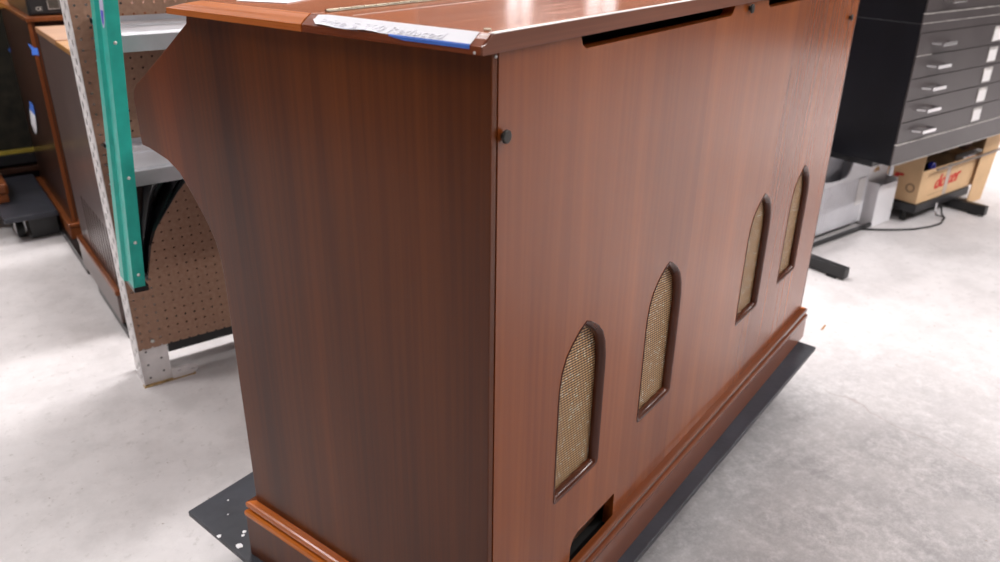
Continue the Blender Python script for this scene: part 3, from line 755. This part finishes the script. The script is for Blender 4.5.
wbx = thing('white_box', 'white plastic box with a half round hole, on the floor before the ribbed bin', 'box', (2.89, 1.02, 0))
FX, FXR, FY, FB = 2.800, 2.952, .992, 1.050
MB().box(FX, FX+.003, FY+.003, FB, .001, .198).build('side_wall', M['whitep'], wbx)
MB().box(FXR-.003, FXR, FY+.003, FB, .001, .205).build('side_wall', M['whitep'], wbx)
MB().box(FX, FXR, FY, FY+.003, .001, .190, .0008).build('front_wall', M['whitep'], wbx)
hc = [(2.862+.026*math.cos(a), .232+.024*math.sin(a)) for a in [PI*i/10 for i in range(11)]]
MB().plate([(FX, .001), (FXR, .001), (FXR+.002, .280), (FX+.03, .290), (FX+.002, .272)], [[(x, z) for x, z in hc]], fXZ, FB, FB+.003).build('rear_flap', M['whitep'], wbx)
MB().box(FX+.003, FXR-.003, FY+.003, FB, .001, .004).build('bottom', M['whitep'], wbx)
MB().prism([(FX+.003, .17), (FXR-.003, .15), (FXR-.003, .153), (FX+.003, .173)], fXZ, FY+.004, FB-.001).build('inner_flap', M['whitep'], wbx)

# tray and cardboard box
ty = thing('black_tray', 'shallow black tray under the open cardboard box', 'tray', (3.2, 1.05, 0))
MB().box(2.985, 3.476, .905, 1.19, .0505, .0895, .003).build('tray', M['blackp'], ty)
for (x, y) in ((3.02, .97), (3.30, 1.12), (3.02, 1.15)): MB().cyl((x, y, 0), (x, y, .0505), .012).build('tray_foot', M['rubber'], ty)
ct = thing('cardboard_box', 'open tan cardboard box with red lettering under the flat file cabinets', 'box', (3.2, 1.03, .09))
BX0, BX1, BY0, BY1, BZ0, BZ1 = 2.998, 3.64, .915, 1.185, .090, .238
MB().box(BX0, BX1, BY0, BY0+.004, BZ0, BZ1).build('front_wall', M['carton'], ct)
MB().box(BX0, BX0+.004, BY0+.004, BY1, BZ0, BZ1).build('side_wall', M['carton'], ct)
MB().box(BX1-.004, BX1, BY0+.004, BY1, BZ0, BZ1).build('side_wall', M['carton'], ct)
MB().box(BX0+.004, BX1-.004, BY1-.004, BY1, BZ0, BZ1).build('rear_wall', M['cartonin'], ct)
MB().box(BX0+.004, BX1-.004, BY0+.004, BY1-.004, BZ0, BZ0+.004).build('bottom', M['cartonin'], ct)
MB().rings([[(BX0, BY0+.002, BZ1), (BX0+.004, BY0+.002, BZ1), (BX0+.004, BY1, BZ1), (BX0, BY1, BZ1)],
            [(BX0+.008, BY0+.002, .335), (BX0+.012, BY0+.002, .335), (BX0+.012, BY1, .335), (BX0+.008, BY1, .335)]], cap=True).build('flap', M['carton'], ct)
MB().rings([[(BX0+.01, BY1-.004, BZ1), (BX0+.01, BY1, BZ1), (BX1, BY1, BZ1), (BX1, BY1-.004, BZ1)],
            [(BX0+.01, BY1+.020, .340), (BX0+.01, BY1+.024, .340), (BX1, BY1+.024, .340), (BX1, BY1+.020, .340)]], cap=True).build('flap', M['cartonin'], ct)
MB().rings([[(BX1, BY0+.006, BZ1), (BX1-.004, BY0+.006, BZ1), (BX1-.004, BY1, BZ1), (BX1, BY1, BZ1)],
            [(BX1+.06, BY0+.006, .372), (BX1+.056, BY0+.006, .372), (BX1+.056, BY1, .372), (BX1+.06, BY1, .372)]], cap=True).build('flap', M['cartonin'], ct)
put_text('red_lettering', 'doker', .092, M['redink'], ct, (3.125, BY0-.0008, .134), (1, 0, .03), (0, 0, 1), shear=.25, bold=.0045, sx=1.02)
put_text('brown_lettering', 'ooooooo oo oooooo'.replace('o', '-'), .03, M['brownink'], ct, (3.09, BY0-.0008, .108), (1, 0, 0), (0, 0, 1))
MB().box(3.225, 3.258, BY0-.0016, BY0-.0011, BZ0+.002, BZ1+.0005).build('packing_tape', M['cleartape'], ct)
put_text('red_lettering', 'r', .10, M['redink'], ct, (BX0-.0008, 1.050, .165), (0, -1, 0), (0, 0, 1), shear=.2, bold=.005)
put_text('red_lettering', '. .', .06, M['redink'], ct, (BX0-.0008, 1.06, .135), (0, -1, 0), (0, 0, 1), bold=.002)
rg = [(.955+.021*math.cos(a), .156+.021*math.sin(a)) for a in [2*PI*i/20 for i in range(20)]]; ri = [(.955+.014*math.cos(a), .156+.014*math.sin(a)) for a in [2*PI*i/20 for i in range(20)]]
MB().plate(rg, [ri], fYZ, BX0-.0010, BX0-.0003).build('round_mark', M['brownink'], ct)
# tall side sheet at the right of the box
sd = MB().rings([[(3.478, .900, .0), (3.625, .900, .0), (3.625, .904, .0), (3.478, .904, .0)], [(3.505, .893, .374), (3.670, .893, .374), (3.670, .897, .374), (3.505, .897, .374)]], cap=True).build('cardboard_sheet', M['carton'])
tag(sd, 'tan cardboard sheet standing upright just right of the open cardboard box', 'cardboard', base=(3.55, .902, 0))

# contents of the box
tb = thing('blue_ended_tube', 'dark tube with a bright blue round end sticking out of the cardboard box', 'tube', (3.05, .96, .10))
MB().cyl((3.108, .944, .243), (3.16, 1.13, .13), .015, n=16).build('tube', M['blackp'], tb, smooth=True)
t2 = MB().rings([[(3.106+r_*math.cos(a), y_, .2445+r_*math.sin(a)) for a in [2*PI*i/20 for i in range(20)]] for r_, y_ in ((.017, .943), (.0195, .932), (.017, .925), (.009, .925), (.008, .943))]).build('blue_ring', M['bluep'], tb, smooth=True)
pc = MB().rings([[(3.20, .985, .205), (3.37, .945, .213), (3.50, 1.00, .215), (3.44, 1.10, .245), (3.24, 1.06, .235)], [(3.20, .985, .208), (3.37, .945, .216), (3.50, 1.00, .218), (3.44, 1.10, .249), (3.24, 1.06, .239)]], cap=True).build('brown_card', M['carton'])
tag(pc, 'flat brown card lying tilted inside the cardboard box', 'card', base=(3.35, 1.02, .205))
pw = MB().rings([[(3.30, 1.165, .335), (3.46, 1.165, .345), (3.600, 1.135, .300), (3.585, 1.13, .25), (3.52, 1.115, .18), (3.46, 1.13, .22)], [(3.30, 1.169, .339), (3.46, 1.169, .349), (3.600, 1.139, .304), (3.585, 1.134, .254), (3.52, 1.119, .184), (3.46, 1.134, .224)]], cap=True).build('folded_white_paper', M['paper'])
tag(pw, 'folded white paper sheet leaning in the back of the cardboard box', 'paper', base=(3.47, 1.14, .18))
rw = thing('red_printed_packet', 'white packet with red print at the right front inside the cardboard box', 'packet', (3.48, .95, .17))
MB().box(3.385, 3.600, .925, .965, .150, .2440, .004).build('packet', M['whitep'], rw)
put_text('red_print', 'ooooo', .062, M['redink'], rw, (3.400, .9242, .208), (1, 0, 0), (0, 0, 1), bold=.004, sx=1.15)
bgm = MB(); lps = []
for i in range(6):
    t = i/5*PI
    lps.append([(3.585+(.038*math.sin(t)+.003)*math.cos(a)*(1+.25*math.sin(3*a+i)), 1.02+(.030*math.sin(t)+.003)*math.sin(a), .270-.045*math.cos(t)) for a in [2*PI*k/12 for k in range(12)]])
bgm = bgm.rings(lps, cap=True).build('plastic_bag', M['bag'], smooth=True)
tag(bgm, 'crumpled plum plastic bag at the right end inside the cardboard box', 'bag', base=(3.585, 1.02, .225))
rd = MB().tube([(3.06, .8860, .246), (3.5, .8860, .246), (4.25, .8860, .262)], .0055).build('metal_rod', simple('dull_rod', (.30, .25, .22), .4, metal=.3))
rd.location = (0, 0, 0); tag(rd, 'thin dull metal rod running right across the front rim of the cardboard box', 'rod', base=(3.5, .886, .24))

# cable and hook on the floor
cb = MB().tube([(2.72, 1.01, .005), (2.79, .95, .005), (2.86, .90, .0045), (2.93, .863, .0045), (3.02, .838, .0045), (3.10, .832, .0045), (3.185, .858, .0045), (3.205, .882, .012), (3.208, .894, .045)], .0042).build('black_cable', M['rubber'], smooth=True)
tag(cb, 'black cable curving on the floor in front of the cardboard box', 'cable', base=(2.9, .87, 0))
hk = MB().tube([(3.160, .898, .072), (3.160, .896, .040), (3.160, .888, .014), (3.160, .868, .0145), (3.150, .858, .020)], .0055).build('chrome_hook', M['chrome'], smooth=True)
tag(hk, 'small chrome hook hanging from the front of the black tray', 'hook', base=(3.165, .885, 0))
# little wood chip on the floor
ch = MB().box(1.76, 1.80, .558, .563, 0, .002, rot=Matrix.Rotation(.3, 3, 'Z')).build('wood_chip', M['honey']); tag(ch, 'tiny orange wood splinter on the pale floor right of the organ', 'splinter', base=(1.78, .56, 0))

# ------------------------------------------------------------------ ceiling lights
def fixture(x, y, power):
    t = bpy.data.objects.new('ceiling_light', None); COL.objects.link(t); t.location = (x, y, H)
    t['label'] = 'long fluorescent ceiling fixture'; t['category'] = 'ceiling light'; t['group'] = 'fluorescent ceiling fixtures'; t['_o'] = (x, y, H)
    MB().box(x-.62, x+.62, y-.13, y+.13, H-.06, H).build('housing', M['trimw'], t)
    MB().box(x-.60, x+.60, y-.11, y+.11, H-.068, H-.0602).build('diffuser', M['tube'], t)
    l = bpy.data.lights.new('tube_light', 'AREA'); l.shape = 'RECTANGLE'; l.size = 1.2; l.size_y = .24; l.energy = power; l.color = (1, .965, .955)
    o = bpy.data.objects.new('tube_light', l); COL.objects.link(o); o.location = (x, y, H-.075)
P = 95
for y in (1.9, 4.3, 6.7):
    for x in (-1.5, .8, 3.1, 5.6): fixture(x, y, P*(.6 if x < 0 else .95))
for x, k_ in ((-1.5, .25), (.9, .35), (3.2, 1.6), (5.8, 1.1)): fixture(x, -1.6 if x == 3.2 else -.8, P*k_)

w = bpy.data.worlds.new('World'); SC.world = w; w.use_nodes = True
w.node_tree.nodes['Background'].inputs[0].default_value = (.8, .85, 1, 1); w.node_tree.nodes['Background'].inputs[1].default_value = .3

# ------------------------------------------------------------------ camera
cd = bpy.data.cameras.new('camera'); cam = bpy.data.objects.new('camera', cd); COL.objects.link(cam)
cd.sensor_width = 36; cd.sensor_fit = 'HORIZONTAL'; cd.lens = 36*793.6724/1000; cd.clip_start = .02; cd.clip_end = 60
R = Matrix(((0.80343, 0.23982, -0.54496), (-0.59525, 0.34358, -0.72638), (0.01304, 0.90799, 0.4188)))
cam.matrix_world = Matrix.Translation((-.491, -.666, 1.235)) @ R.to_4x4()
cd.dof.use_dof = True; cd.dof.focus_distance = 1.15; cd.dof.aperture_fstop = 5.6
SC.camera = cam
SC.view_settings.view_transform = 'Standard'; SC.view_settings.look = 'None'; SC.view_settings.gamma = 1
SC.view_settings.use_curve_mapping = False; SC.view_settings.exposure = -.72

for o in bpy.data.objects:
    if '_o' in o: del o['_o']
